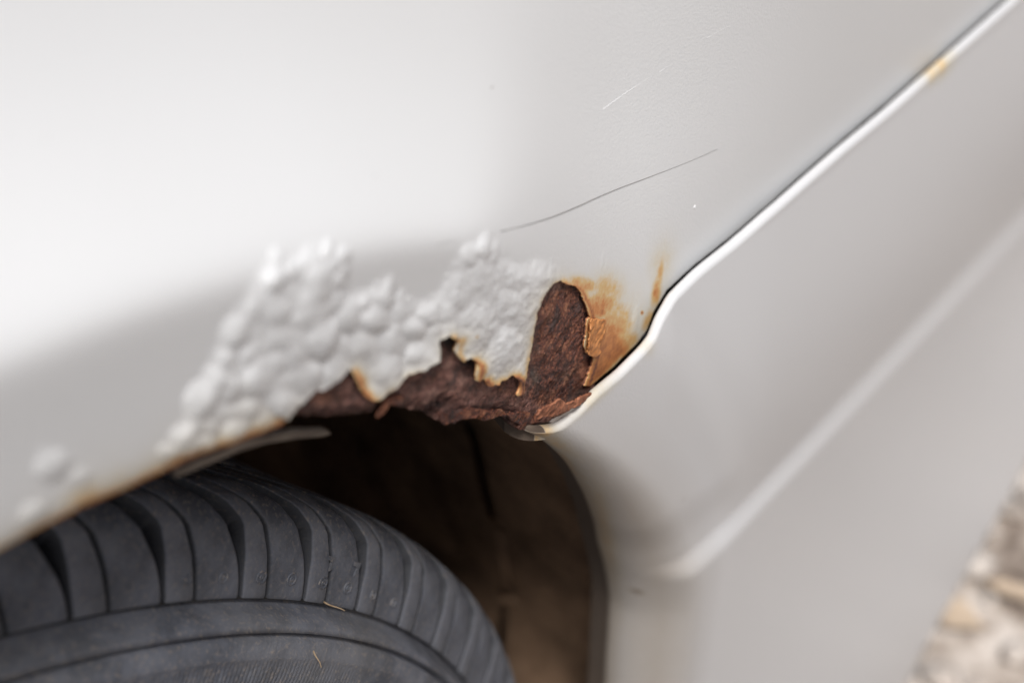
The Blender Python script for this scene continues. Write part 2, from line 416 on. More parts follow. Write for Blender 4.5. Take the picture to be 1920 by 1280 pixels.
acc = np.zeros(len(qn)); pw = 3.4
for cx, cy, rx, ry, a, h in blobs:
    R_ = max(rx, ry)+2
    m = np.where((abs(qw[:, 0]-cx) < R_) & (abs(qw[:, 1]-cy) < R_))[0]
    if not len(m): continue
    c_, s_ = math.cos(math.radians(a)), math.sin(math.radians(a))
    dx, dy = qw[m, 0]-cx, qw[m, 1]-cy
    d2 = ((dx*c_+dy*s_)/rx)**2+((-dx*s_+dy*c_)/ry)**2
    acc[m] += (h*np.maximum(1-d2, 0)**.95)**pw
hb = acc**(1/pw)                                        # in "picture pixels" of height
fe = sdf(qn, fld)
field = sstep(-2, 26, fe)
right = sstep(800, 880, qn[:, 0])
wr = (fbm(qn[:, 0]/11, qn[:, 1]/13, 4, 21)-.47)
ridg = 1-abs(2*fbm(qn[:, 0]/26+qn[:, 1]/60, qn[:, 1]/20, 3, 31)-1)
hb = hb*(1-.25*right)+field*(1.2+wr*(2.2+3.5*right)+right*2.0*(ridg-.7))
px2m = dep[near]/F                                        # size of one picture pixel there
ed, ei = seg_dist(qn, edge_px, False)
isrust = ei >= len(LIP)
curlw = isrust*np.exp(-ed/9)*sstep(640, 700, qn[:, 0])*(1-.75*sstep(1030, 1080, qn[:, 0]))*(.5+fbm(qn[:, 0]/15, qn[:, 1]/15, 2, 41))
H = np.zeros(len(X)); H[near] = hb*px2m*.76*(.50+1.05*fbm(qn[:, 0]/75, qn[:, 1]/75, 3, 91))+curlw*.0005+.0004*field
lipw = (~isrust)*np.exp(-ed/18)
H[near] -= lipw*.0012
Y = Y-H
# rust staining of the paint (its own colour)
st = np.zeros(len(X))
eb = np.where(isrust, np.exp(-ed/6.5)*.50+np.exp(-ed/16)*.16, np.exp(-ed/9)*.95+np.exp(-ed/30)*.38)
wx = np.interp(qn[:, 0], [0, 120, 160, 240, 330, 450, 500, 560, 600, 655, 670, 720, 740, 800, 825, 870, 900, 985, 1000, 1020, 1060, 1110, 1250],
               [.35, .5, .9, .5, .8, 1.0, 1.0, .45, .15, .4, 1.0, 1.0, .7, .5, .55, .7, 1.25, 1.3, .9, .7, .8, 1.2, 1.2])
st_n = eb*wx*(.7+.6*fbm(qn[:, 0]/22, qn[:, 1]/22, 3, 51))
st_n = np.maximum(st_n, gauss(qn, [(1128, 572, 32, 36, 20, .50), (1150, 610, 36, 46, 20, .47), (1128, 585, 16, 12, -30, .62), (1118, 640, 20, 34, 8, .60), (1135, 655, 26, 40, 30, .56),
    (1120, 690, 18, 34, 25, .62), (1160, 650, 34, 34, 30, .48), (1095, 535, 36, 16, 15, .40), (1140, 545, 32, 32, 30, .34), (1180, 640, 24, 24, 0, .34), (1238, 515, 6, 30, 8, .40), (1231, 545, 9, 32, 10, .50),
    (1228, 548, 4, 14, 8, .66), (1110, 590, 6, 40, 8, .55), (1106, 680, 6, 40, 12, .55), (1240, 500, 22, 50, 10, .16), (1215, 600, 10, 26, 20, .34), (1204, 586, 2.5, 3.5, 0, .8), (1165, 590, 60, 60, 0, .15),
    (885, 626, 3, 2.5, 0, .5), (478, 812, 30, 9, -22, .42), (448, 826, 26, 9, -22, .46), (230, 905, 60, 30, -25, .16), (160, 930, 60, 22, -25, .20)]))
st_n += (fbm(qn[:, 0]/12, qn[:, 1]/12, 3, 61)-.47)*.3*sstep(.12, .4, st_n)
# orange peeled patch right of the hole is bare primer: sharper colour step
patch = np.array(zoom1([(1436, 508), (1500, 500), (1540, 520), (1560, 560), (1590, 600), (1600, 650), (1560, 700), (1500, 760), (1420, 830), (1440, 770), (1470, 668), (1425, 670)]))
pin = sstep(-10, 8, sdf(qn, patch)); st_n = np.maximum(st_n, pin*(.55+.22*(fbm(qn[:, 0]/20, qn[:, 1]/30, 3, 71)-.4)))
st[near] = np.clip(st_n, 0, 1)
st = np.where((~near) & (X < .2), .75*np.exp(-np.maximum(np.hypot(X, Z)-.331, 0)/.0016)*(.5+fbm(X*300, Z*300, 3, 95)), st)
# gap edge by the seam folds in
A = np.stack([X, Y, Z, st], 1)
nx, nz = len(xs), len(zs)
f = np.full(len(X), 0.0)
XZ = np.stack([X, Z], 1)
f = sdf(XZ, OUT)
A, T, E = clip(A, grid_tris(nx, nz), f)
# the cut edge turns inboard: a hem along the arch and seam, a thin broken edge at the rust
bv = np.unique(E); pos = {int(b): i for i, b in enumerate(bv)}
B = A[bv]; dseam, _ = seg_dist(B[:, [0, 2]], seam_full, False)
qb, _ = proj(B[:, :3]); db, bi = seg_dist(B[:, [0, 2]], np.array([(p[0], p[2]) for p in E3]), False)
thin = (bi >= len(LIP)-1) & (db < .002) & (dseam > .0025)
d1 = np.where(thin, .00035, .0012); d2 = np.where(thin, .0006, .010)
R1 = B.copy(); R1[:, 1] += d1; R2 = B.copy(); R2[:, 1] += d2
inw = np.where(dseam < .003, 0.0, 1.0)
rad = B[:, [0, 2]]/np.linalg.norm(B[:, [0, 2]], axis=1)[:, None]
R1[:, 3] = np.where(thin, np.clip(B[:, 3]+.12+.4*(qb[:, 0] > 1088), .2, .75), np.where(dseam < .003, B[:, 3], .9)); R2[:, 3] = np.where(thin, .8, np.where(dseam < .003, .5, 1.0))
nA, nb = len(A), len(bv)
Ei = np.array([[pos[int(a)], pos[int(b)]] for a, b in E])
sk = []
a_, b_ = Ei[:, 0], Ei[:, 1]
for u0, u1, v0, v1 in ((bv[a_], bv[b_], nA+a_, nA+b_), (nA+a_, nA+b_, nA+nb+a_, nA+nb+b_)):
    sk += [np.stack([u0, v0, v1], 1), np.stack([u0, v1, u1], 1)]
AA = np.concatenate([A, R1, R2]); TT = np.concatenate([T]+sk)
fender = adopt(mesh_np('fender', AA[:, :3], TT, PAINT, car, {'stain': AA[:, 3]}))
fender['label'] = 'white painted fender, blistered and peeling along the arch'

# ------------------------------------------------------------------ rusted metal under the paint
BOTTOM = zoom1([(1168, 1003), (1120, 1032), (1088, 1020), (1100, 1000), (1078, 978), (1052, 986), (1040, 960), (1028, 948), (985, 962), (930, 972), (880, 968), (830, 970),
  (790, 986), (737, 998), (720, 980), (724, 944), (750, 910), (735, 904), (690, 946), (640, 948), (600, 944), (545, 928), (522, 906), (470, 904), (444, 930), (424, 966), (380, 960), (330, 962), (200, 976),
  (80, 966), (30, 996)])
RUSTTOP = [(548, 790), (600, 715), (700, 640), (820, 565), (950, 520), (1040, 490), (1130, 520), (1180, 590), (1196, 636)]
RIGHT = [(1160, 678), (1118, 716), (1075, 760), (1040, 785), (1010, 798)]
rb = rough_line(BOTTOM, 4, 1.4, 8)
RP = np.concatenate([np.array(RUSTTOP), np.array(RIGHT), rb])
ROFF = .0007
RX3 = cast(RP, fender_y, ROFF); RPOLY = RX3[:, [0, 2]]
lo, hi = RPOLY.min(0)-.001, RPOLY.max(0)+.001
xs2 = np.arange(lo[0], hi[0], .00024); zs2 = np.arange(lo[1], hi[1], .00024)
X, Z = np.meshgrid(xs2, zs2, indexing='ij'); X, Z = X.ravel(), Z.ravel()
Y = fender_y(X, Z)+ROFF
q, dep = proj(np.stack([X, Y, Z], 1)); mm = 1000.0
hole = sstep(-8, 10, sdf(q, np.array(zoom1([(1135, 870), (1165, 640), (1200, 430), (1310, 320), (1420, 400), (1450, 560), (1440, 800), (1330, 900), (1200, 930)]))))
n1 = fbm(X*mm/3.2, Z*mm/3.2, 5, 3)-.47; n2 = fbm(X*mm/.8, Z*mm/.8, 3, 13)-.44
lay = np.floor(fbm(X*mm/7+1.3, Z*mm/5, 3, 23)*9)/9
rel = n1*.0011+n2*.00042+(lay-.45)*.0009*(1-.5*hole)+(n2*.0003+n1*.0004)*hole
near_bot = sstep(26, 0, seg_dist(q, rb, False)[0])
rel += near_bot*(.0016*(fbm(X*mm/1.6, Z*mm/1.6, 3, 33)-.35))
Y = Y-rel+.0004*hole+near_bot*.0018
dark = np.maximum(gauss(q, [(842, 640, 17, 17, 0, 1.0), (880, 680, 16, 9, 20, .9), (872, 700, 8, 12, 0, .6), (700, 752, 9, 22, 30, .5), (670, 715, 6, 26, -25, .55), (1092, 575, 4, 26, 10, .75), (1085, 740, 20, 10, -30, .7), (1000, 795, 16, 12, 0, .9), (985, 640, 6, 60, 12, .0),
   (925, 785, 20, 6, 0, .8), (835, 765, 10, 5, 0, .7), (1060, 540, 40, 5, 0, .5)]), near_bot*.35*(fbm(X*mm/2, Z*mm/2, 3, 73)*1.6))
grey = gauss(q, [(1005, 706, 10, 20, 0, .75), (1062, 704, 8, 12, 0, .45), (1010, 655, 7, 14, 10, .4), (845, 632, 14, 12, 0, .35), (1040, 600, 12, 12, 0, .2)])
orange = gauss(q, [(1060, 775, 26, 12, -25, .7), (605, 745, 26, 14, 0, .45), (1020, 740, 16, 12, 0, .2), (960, 735, 30, 8, 0, .3), (1090, 700, 14, 26, 0, .25), (700, 765, 14, 8, 0, .3)])
pale = np.clip(1-hole*.85, 0, 1)
A = np.stack([X, Y, Z, pale, dark, grey, orange], 1)
A, T, E = clip(A, grid_tris(len(xs2), len(zs2)), sdf(np.stack([X, Z], 1), RPOLY))
bv = np.unique(E); pos = {int(b): i for i, b in enumerate(bv)}; B = A[bv]
R1 = B.copy(); R1[:, 1] += .0012+.0012*rng.random(len(B)); R1[:, 4] = .5
rowsz = (fbm(B[:, 0]*mm/1.2, B[:, 2]*mm/1.2, 3, 83)-.4)*.004; R2 = B.copy(); R2[:, 1] += .006; R2[:, 2] += .001+rowsz; R2[:, 4] = .9
nA, nb = len(A), len(bv); a_ = np.array([pos[int(k)] for k in E[:, 0]]); b_ = np.array([pos[int(k)] for k in E[:, 1]]); sk = []
for u0, u1, v0, v1 in ((bv[a_], bv[b_], nA+a_, nA+b_), (nA+a_, nA+b_, nA+nb+a_, nA+nb+b_)):
    sk += [np.stack([u0, v0, v1], 1), np.stack([u0, v1, u1], 1)]
AA = np.concatenate([A, R1, R2]); TT = np.concatenate([T]+sk)
rusted = mesh_np('rusted_metal', AA[:, :3], TT, RUST, fender, {'pale': AA[:, 3], 'dark': AA[:, 4], 'grey': AA[:, 5], 'orange': AA[:, 6]},
                 label='bare brown rusted steel where the white paint has peeled off')

# loose flakes of rust and paint: thin curled plates
def flake(name, poly_px, off, thick, curl, mat, lab=None, seed=1):
    pr = rough_line(list(poly_px)+[poly_px[0]], 3.0, .8, seed)[:-1]
    W3 = cast(pr, fender_y, off); pl = W3[:, [0, 2]]
    lo, hi = pl.min(0)-.0004, pl.max(0)+.0004
    gx, gz = np.arange(lo[0], hi[0], .0004), np.arange(lo[1], hi[1], .0004)
    X, Z = [k.ravel() for k in np.meshgrid(gx, gz, indexing='ij')]
    s = sdf(np.stack([X, Z], 1), pl)
    u = (X-lo[0])/(hi[0]-lo[0]+1e-9)
    Y = fender_y(X, Z)+off-curl*(u-.4)**2*4*.25-(fbm(X*900, Z*900, 3, seed)-.45)*.0011
    A, T, E = clip(np.stack([X, Y, Z], 1), grid_tris(len(gx), len(gz)), s)
    nA = len(A); Bk = A.copy(); Bk[:, 1] += thick
    sk = [np.stack([E[:, 0], nA+E[:, 0], nA+E[:, 1]], 1), np.stack([E[:, 0], nA+E[:, 1], E[:, 1]], 1)]
    return mesh_np(name, np.concatenate([A, Bk]), np.concatenate([T, T[:, ::-1]+nA]+sk), mat, fender, None, label=lab)
flake('rust_flake', zoom1([(1176, 985), (1196, 935), (1250, 907), (1292, 878), (1308, 888), (1318, 906), (1370, 884), (1430, 860), (1484, 851), (1442, 882), (1380, 912), (1320, 940), (1272, 956), (1232, 964)]),
      -.0048, .0006, -.003, FLAKEM, 'curled orange brown flake lying across the seam', 2)
flake('paint_flake', zoom1([(1438, 505), (1496, 498), (1500, 540), (1484, 600), (1474, 640), (1480, 660), (1456, 684), (1424, 671), (1419, 632), (1430, 560)]), -.0013, .0005, .002, PEELM, 'orange stained flake of paint curling at the edge of the hole', 15)
flake('rust_flake', zoom1([(722, 950), (760, 936), (830, 930), (905, 925), (945, 930), (900, 962), (832, 972), (790, 988), (737, 999), (718, 982)]), .0000, .0008, .003, RUST, None, 5)
flake('rust_flake', zoom1([(440, 930), (470, 880), (520, 862), (560, 870), (530, 905), (480, 908), (455, 940), (420, 968)]), .0002, .0007, .001, RUST, None, 7)
flake('rust_flake', zoom1([(1046, 955), (1090, 940), (1150, 945), (1180, 975), (1160, 1005), (1120, 1030), (1092, 1022), (1100, 998), (1060, 984)]), .0002, .0010, .002, RUST, None, 9)
flake('rust_flake', zoom1([(900, 975), (960, 935), (1010, 925), (1030, 948), (985, 966), (940, 978)]), .0012, .0008, .002, RUST, None, 11)

# hem of the inner arch, bent down behind the lip
sx_top = [(330, 884), (400, 853), (450, 831), (500, 818), (560, 809), (610, 807), (621, 812)]
sx_bot = [(330, 895), (400, 866), (450, 846), (500, 831), (560, 822), (606, 818), (621, 814)]
tp = cast(sx_top, fender_y, .007); bt = cast(sx_bot, fender_y, .011)
n = len(tp); V = np.concatenate([tp, bt, tp+[0, .0012, .0004], bt+[0, .0012, -.0004]])
Q = []
for i in range(n-1):
    Q += [(i, i+1, n+i+1, n+i), (2*n+i, 3*n+i, 3*n+i+1, 2*n+i+1), (i, 2*n+i, 2*n+i+1, i+1), (n+i, n+i+1, 3*n+i+1, 3*n+i)]
Q += [(0, n, 3*n, 2*n), (n-1, 3*n-1, 4*n-1, 2*n-1)]
hem = adopt(mesh_np('inner_arch_hem', V, Q, STEEL, car, smooth=False)); hem['label'] = 'bare bent metal hem poking out under the arch lip'

# ------------------------------------------------------------------ bumper
ARCH = [(955, 792), (985, 806), (1000, 813), (1035, 836), (1070, 870), (1104, 930), (1130, 1000), (1150, 1075), (1160, 1130), (1166, 1200), (1168, 1280)]
a3 = cast(ARCH, lambda x, z: YB+.006+.012*sstep(.235, .10, z)+plan(x))[:, [0, 2]]
a3 = a3[a3[:, 1] > .06]; xe = a3[-1, 0]
a3 = np.concatenate([a3, [(xe+.002, .03), (xe+.001, -.01), (xe-.003, -.05), (xe-.010, -.10), (xe-.022, -.16), (xe-.036, -.22), (xe-.046, -.26)]])
t_ = np.concatenate([[0], np.cumsum(np.linalg.norm(np.diff(a3, axis=0), axis=1))])
tt = np.arange(0, t_[-1], .0011)
ax_ = np.interp(tt, t_, a3[:, 0]); az_ = np.interp(tt, t_, a3[:, 1])
ker = np.exp(-np.linspace(-2, 2, 31)**2); ker /= ker.sum()
sm = lambda v: np.convolve(np.pad(v, 15, mode='reflect', reflect_type='odd'), ker, 'valid')
ax_, az_ = sm(ax_), sm(az_)
tx, tz = np.gradient(ax_), np.gradient(az_); L = np.hypot(tx, tz); Nx, Nz = -tz/L, tx/L
rad = np.stack([ax_, az_], 1)/np.hypot(ax_, az_)[:, None]
wgt = .55; Nx, Nz = (1-wgt)*Nx+wgt*rad[:, 0], (1-wgt)*Nz+wgt*rad[:, 1]; Nx, Nz = sm(Nx), sm(Nz); L = np.hypot(Nx, Nz); Nx, Nz = Nx/L, Nz/L
RR = 1.0; RRp = .006+.012*sstep(.235, .10, az_)
prof = [(.0, RR, .0020, .012), (.0, RR, .0012, .0070), (.0, RR, .0005, .0040), (0, RR, 0, .0025)]+[(RR*(1-math.cos(a)), RR*(1-math.sin(a)), 0, 0) for a in np.linspace(0, math.pi/2, 16)]
qs = np.concatenate([np.arange(.0015, .12, .0015), .12*1.035**np.arange(0, 72)])
prof += [(RR, 0.0, k, 0) for k in qs if k < 1.3]
prof = np.array(prof)
pq = RRp[:, None]*prof[None, :, 0]+prof[None, :, 2]; pd = RRp[:, None]*prof[None, :, 1]+prof[None, :, 3]
PX = ax_[:, None]+Nx[:, None]*pq; PZ = az_[:, None]+Nz[:, None]*pq
keepc = np.clip(PX, None, 1.25)
PY = bumper_y(keepc, PZ, sstep(.10, .85, pq/RRp[:, None]))+pd
Bv = np.stack([PX.ravel(), PY.ravel(), PZ.ravel()], 1)
# top edge: a little below the gap, then a rounded roll over it
TOP = [(1000, 842), (1006, 833), (1022, 826), (1050, 812), (1088, 781)]+[(x+o, y+o*1.15) for (x, y), o in zip(SEAM, [18, 18, 18, 19, 20, 19, 18, 17, 16, 16, 15, 15, 14, 13])]
top3 = cast(TOP, bumper_y)[:, [0, 2]]
zt = top3[-1, 1]
BOT = cast([(1700, 1280), (1760, 1168), (1840, 1025), (1920, 880), (1980, 771), (2040, 662)], bumper_y)[:, [0, 2]]
sl = (BOT[-1, 1]-BOT[0, 1])/(BOT[-1, 0]-BOT[0, 0])
bl = [(.24, BOT[0, 1]-sl*.3*(BOT[0, 0]-.24)), ]
poly = np.concatenate([top3, [(.62, zt-.001), (.95, zt-.004), (1.15, zt-.004)], [(1.15, .09), (.80, .05)], BOT[::-1], np.array(bl), [(.18, BOT[0, 1])], [(.18, top3[0, 1]-.004)]])
fB = sdf(Bv[:, [0, 2]], poly)
qB, dB = proj(Bv)
stB = gauss(qB, [(1040, 830, 60, 16, 35, .20), (1100, 760, 70, 9, -40, .17), (1215, 645, 12, 20, 0, .12), (1090, 930, 30, 90, -28, .22), (1130, 1000, 22, 100, -10, .26), (1010, 812, 30, 9, 0, .36), (1762, 132, 26, 12, -40, .27), (1750, 140, 14, 8, -40, .34), (1060, 868, 12, 40, -40, .3)])  # rust marks, plus beige lip shading put into the colour of the roll
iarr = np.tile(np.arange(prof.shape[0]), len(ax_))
dirtShadeB = np.interp(iarr, [0, 1, 2, 3, 6, 9, 12, 16, 20, 28], [1.3, 1.2, 1.1, .80, .55, .62, .70, .52, .24, 0])  # mud on the arch roll, mixed with painted shade of the inward-facing lip
dirtShadeB *= np.where(iarr < 3, 1, np.repeat(.35+.65*sstep(.235, .15, az_), len(prof)))
dirtShadeB = np.maximum(dirtShadeB, gauss(qB, [(992, 822, 26, 16, 0, 1.2), (1195, 1108, 34, 9, 15, 1.0), (1180, 1070, 50, 30, -20, .6), (1280, 938, 4, 5, 0, .6), (1120, 850, 40, 12, 50, .2)]))
stB = np.maximum(stB, 0*np.where(iarr < 3, 1.0, np.where(iarr < 4, .45, np.where(iarr < 8, .24, np.where(iarr < 13, .12, 0)))))
A = np.concatenate([Bv, stB[:, None], dirtShadeB[:, None]], 1)
A, T, E = clip(A, grid_tris(len(ax_), len(prof)), fB)
bv = np.unique(E); B = A[bv]; dt, di = seg_dist(B[:, [0, 2]], np.concatenate([top3, [(.62, zt-.001), (.95, zt-.004), (1.15, zt-.004)]]), False)
isTop = dt < .002
tl = np.concatenate([top3, [(.62, zt-.001), (.95, zt-.004), (1.15, zt-.004)]]); sd_ = np.diff(tl, axis=0); sn = np.stack([-sd_[:, 1], sd_[:, 0]], 1); sn /= np.linalg.norm(sn, axis=1)[:, None]
# smooth seam normals over neighbouring vertices
mid = .5*(tl[1:]+tl[:-1]); arc = np.concatenate([[0], np.cumsum(np.linalg.norm(np.diff(mid, axis=0), axis=1))])
wN = np.zeros((len(B), 2))
for k in range(len(mid)):
    dd = np.linalg.norm(B[:, [0, 2]]-mid[k], axis=1); wN += np.exp(-(dd/.012)**2)[:, None]*sn[k]+1e-9*sn[k]
wN /= np.linalg.norm(wN, axis=1)[:, None]
re_ = (.0015+.0002*sstep(.30, .335, B[:, 0]))
qk, _ = proj(B[:, :3]); B[:, 4] = np.where(qk[:, 0] < 1022, 1.2, B[:, 4])  # open bead end painted dark, like the shaded hollow behind it
rows = [A]; nA, nb = len(A), len(bv)
steps = [math.radians(k) for k in (15, 30, 45, 60, 75, 90, 108, 126, 145, 165)]
for k in steps+[None]:
    R_ = B.copy()
    if k is None:
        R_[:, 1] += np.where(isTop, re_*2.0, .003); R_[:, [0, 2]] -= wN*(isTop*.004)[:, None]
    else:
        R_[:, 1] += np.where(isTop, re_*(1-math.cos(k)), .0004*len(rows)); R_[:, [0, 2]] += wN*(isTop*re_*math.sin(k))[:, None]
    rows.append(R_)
pos = {int(b): i for i, b in enumerate(bv)}; a_ = np.array([pos[int(k)] for k in E[:, 0]]); b_ = np.array([pos[int(k)] for k in E[:, 1]]); sk = []
pa, pb = bv[a_], bv[b_]
for k in range(len(rows)-1):
    va, vb = nA+k*nb+a_, nA+k*nb+b_; sk += [np.stack([pa, va, vb], 1), np.stack([pa, vb, pb], 1)]; pa, pb = va, vb
AA = np.concatenate(rows); TT = np.concatenate([T]+sk)
bumper = adopt(mesh_np('bumper', AA[:, :3], TT, BPAINT, car, {'stain': AA[:, 3], 'dirt_shade': AA[:, 4]})); bumper['label'] = 'pale grey white bumper with a raised crease and rolled arch edge'

# dark backing sheet, added to block light in the gap and the holes
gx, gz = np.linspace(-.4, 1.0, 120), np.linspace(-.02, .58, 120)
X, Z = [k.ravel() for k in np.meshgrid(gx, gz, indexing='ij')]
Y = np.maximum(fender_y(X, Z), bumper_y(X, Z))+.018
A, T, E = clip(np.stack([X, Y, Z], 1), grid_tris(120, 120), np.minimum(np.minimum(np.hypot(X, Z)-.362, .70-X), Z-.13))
adopt(mesh_np('gap_backing', A, T, DARK, car, label='dark backing sheet added behind the panels to keep the gap unlit'))
# sealant blob in the seam kink
def lump(name, px, surf, off, r, mat, parent, sq=(1, 1, 1), seed=0, n=10):
    c = cast([px], surf, off)[0]; V = []; 
    for i in range(n+1):
        for j in range(2*n):
            a, b = math.pi*i/n, math.pi*j/n
            k = 1+.25*(float(vnoise(np.array([3+2*math.cos(b)*math.sin(a)]), np.array([3+2*math.cos(a)+seed]), seed)[0])-.5)
            V.append((c[0]+r*k*sq[0]*math.sin(a)*math.cos(b), c[1]+r*k*sq[1]*math.sin(a)*math.sin(b), c[2]+r*k*sq[2]*math.cos(a)))
    Q = [(i*2*n+j, i*2*n+(j+1) % (2*n), (i+1)*2*n+(j+1) % (2*n), (i+1)*2*n+j) for i in range(n) for j in range(2*n)]
    return mesh_np(name, V, Q, mat, parent)
lump('sealant', (1208, 634), fender_y, .0012, .0014, BLACKM, fender, (.8, .6, 1.2), 3)
lump('paint_chip', (1301, 388), fender_y, .0002, .0006, CHIPM, fender, (.6, .8, 1.0), 5)

# ------------------------------------------------------------------ wheel-arch liner
al = np.radians(np.linspace(-115, 118, 150)); ys = np.concatenate([np.linspace(-.012, .24, 40)])
V = []
for a in al:
    for y in ys:
        rr = .352+.004*(float(vnoise(np.array([a*9]), np.array([y*30]), 2)[0])-.5)+.010*sstep(.05, .2, y)
        if abs(math.degrees(a)-54) < 2.2: rr -= .006
        V.append((rr*math.sin(a), y+(.02*sstep(.25, .40, rr*math.sin(a)) if y < .05 else 0), rr*math.cos(a)))
for a in al: V.append((.10*math.sin(a), .25, .10*math.cos(a)))
Q = grid_quads(len(al), len(ys)).tolist(); o_ = len(al)*len(ys); ny = len(ys)
for i in range(len(al)-1): Q.append((i*ny+ny-1, (i+1)*ny+ny-1, o_+i+1, o_+i))
adopt(mesh_np('wheel_arch_liner', V, Q, LINER, car, label='dirty dark brown inside of the wheel arch'))

# ------------------------------------------------------------------ tyre
def shoulder(t):
    """tread section (y, r) from the sidewall edge (t=0) inward"""
    ty = np.array([0, .002, .0045, .009, .016, .028, .042, .060, .1, .14, .158, .172, .182, .189, .192])
    tr = np.array([.2850, .2955, .3020, .3052, .3060, .3040, .3012, .2985, .2945, .2935, .2925, .2905, .2870, .2830, .2780])
    s = np.concatenate([[0], np.cumsum(np.hypot(np.diff(ty), np.diff(tr)))])
    return np.interp(t, s, ty), np.interp(t, s, tr), s[-1]
LT = shoulder(0)[2]
na = 3600; ang = np.linspace(0, 2*math.pi, na, endpoint=False)
secp = []                                              # carcass section: bead -> sidewall -> edge -> groove floor -> other side
side = [(.030, .190), (.012, .205), (-.001, .225), (-.0065, .245), (-.0080, .258), (-.0085, .2640), (-.0085, .2700), (-.0080, .2742), (-.0082, .2750), (-.0074, .2757), (-.0070, .2785), (-.0040, .2788), (-.0032, .2796), (-.0062, .2801), (-.0052, .2818), (-.0018, .2828), (.0012, .2838), (.0030, .2852)]
secp += side
for t in np.linspace(0, LT, 30):
    y, r, _ = shoulder(t); k = .0122*min(1, t/.0025, (LT-t)/.004)
    # drop to the groove floor, along the section's normal
    y2, r2, _ = shoulder(min(t+1e-4, LT)); y1, r1, _ = shoulder(max(t-1e-4, 0)); ty, tr = y2-y1, r2-r1; l = math.hypot(ty, tr)
    secp.append((y+tr/l*k, r-ty/l*k))
secp += [(.192-y, r) for y, r in side[::-1]]
secp = np.array(secp); ns = len(secp)
ribbed = np.zeros(ns); ribbed[3:7] = 1
rb_ = np.cos(ang*na/4*1.0)
V = np.zeros((na, ns, 3))
yy = secp[None, :, 0]-ribbed[None, :]*.00028*np.where(np.arange(na) % 3 == 0, 1, -.4)[:, None]
V[:, :, 0] = secp[None, :, 1]*np.sin(ang)[:, None]; V[:, :, 1] = yy; V[:, :, 2] = secp[None, :, 1]*np.cos(ang)[:, None]
dst = np.tile(np.where(np.arange(ns) < len(side), .35, .6), (na, 1))
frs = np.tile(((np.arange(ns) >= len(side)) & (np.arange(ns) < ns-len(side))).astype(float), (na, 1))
tyre = adopt(mesh_np('tyre', V.reshape(-1, 3), grid_quads(na, ns, True), RUBBER, car, {'dust': dst.ravel(), 'fresh_shade': frs.ravel()})); tyre['label'] = 'worn black rubber tyre with dusty tread'
PITCHES = 74; PIT = 2*math.pi/PITCHES
def lug_mesh(name, w0, w1, t0, t1, skew, taper0, taper1, nw=7, ntt=26, depth=.0120, rnd=.00035):
    """one tread block: between angles w0..w1, along the section t0..t1, edges rounded, sides down to the groove floor"""
    V = []; D = []; FR = []
    ts = np.concatenate([[t0, t0+.0003, t0+.0010], np.linspace(t0+.002, t1-.002, ntt), [t1-.0008, t1]])
    us = np.array([-.02, 0, .045, .10, .3, .5, .7, .90, .955, 1, 1.02])
    for ti in ts:
        f_ = (ti-t0)/(t1-t0)
        a0 = w0+skew(ti)+taper0(ti); a1 = w1+skew(ti)-taper1(ti)
        y, r, _ = shoulder(ti); y2, r2, _ = shoulder(min(ti+3e-4, LT)); y1, r1, _ = shoulder(max(ti-3e-4, 0)); ty, tr = y2-y1, r2-r1; l = math.hypot(ty, tr); nyy, nr = -tr/l, ty/l
        eend = min(1, (ti-t0)/.001, (t1-ti)/.0008)
        for j, u in enumerate(us):
            a = a0+(a1-a0)*u
            d = {0: depth, 1: rnd*1.1, 2: rnd*.2, 8: rnd*.2, 9: rnd*1.1, 10: depth}.get(j, 0)
            if j in (0, 10): pass
            d += (1-eend)*rnd*1.0
            if t0 > 0 and ti == t0 or ti == t1: d = depth
            if ti == 0: d = max(d, 0.0002)
            V.append(((r-nr*d)*math.sin(a), y-nyy*d, (r-nr*d)*math.cos(a)))
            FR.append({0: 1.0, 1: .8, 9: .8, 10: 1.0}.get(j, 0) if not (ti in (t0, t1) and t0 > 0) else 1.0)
            D.append(sstep(.012, .03, np.array(ti))*.9+.1)
    Q = grid_quads(len(ts), len(us))
    return mesh_np(name, V, Q[:, ::-1], RUBBER, tyre, {'dust': D, 'fresh_shade': FR})
dg = math.radians
skew = lambda t: -dg(1.45)*(t/.017)**1.2-dg(2.0)*max(0, (t-.018)/.03)**1.3
def tg(k0, k1): return lambda t: dg(k0)+dg(k1)*sstep(.003, .022, np.array(t))
W0 = dg(42.95)
protos = [lug_mesh('tread_block', W0+dg(.14), W0+dg(1.85), 0, .050, skew, tg(0, .46), tg(.0, .03)),
          lug_mesh('tread_block', W0+dg(1.99), W0+dg(4.79), 0, .050, skew, tg(0.0, .10), tg(.0, .55)),
          lug_mesh('tread_block', W0+dg(.3), W0+dg(2.3), .0560, .0790, lambda t: -dg(8)-dg(2.6)*(t-.056)/.03, tg(0, 0), tg(0, 0), ntt=8),
          lug_mesh('tread_block', W0+dg(2.5), W0+dg(4.7), .0560, .0790, lambda t: -dg(8)-dg(2.6)*(t-.056)/.03, tg(0, 0), tg(0, 0), ntt=8)]
ribw = lug_mesh('tread_rib', W0, W0+PIT, .083, .130, lambda t: 0, tg(0, 0), tg(0, 0), ntt=10)
bpy.data.objects.remove(ribw)
def visible_span(k):                                   # blocks the picture (or a step aside) can show
    a = (math.degrees(W0+k*PIT)) % 360
    return a < 125 or a > 350
for p in protos:
    for k in range(1, PITCHES):
        if p is protos[2] or p is protos[3]:
            if not visible_span(k): continue
        c = p.copy(); COL.objects.link(c); c.rotation_euler = (0, k*PIT, 0)
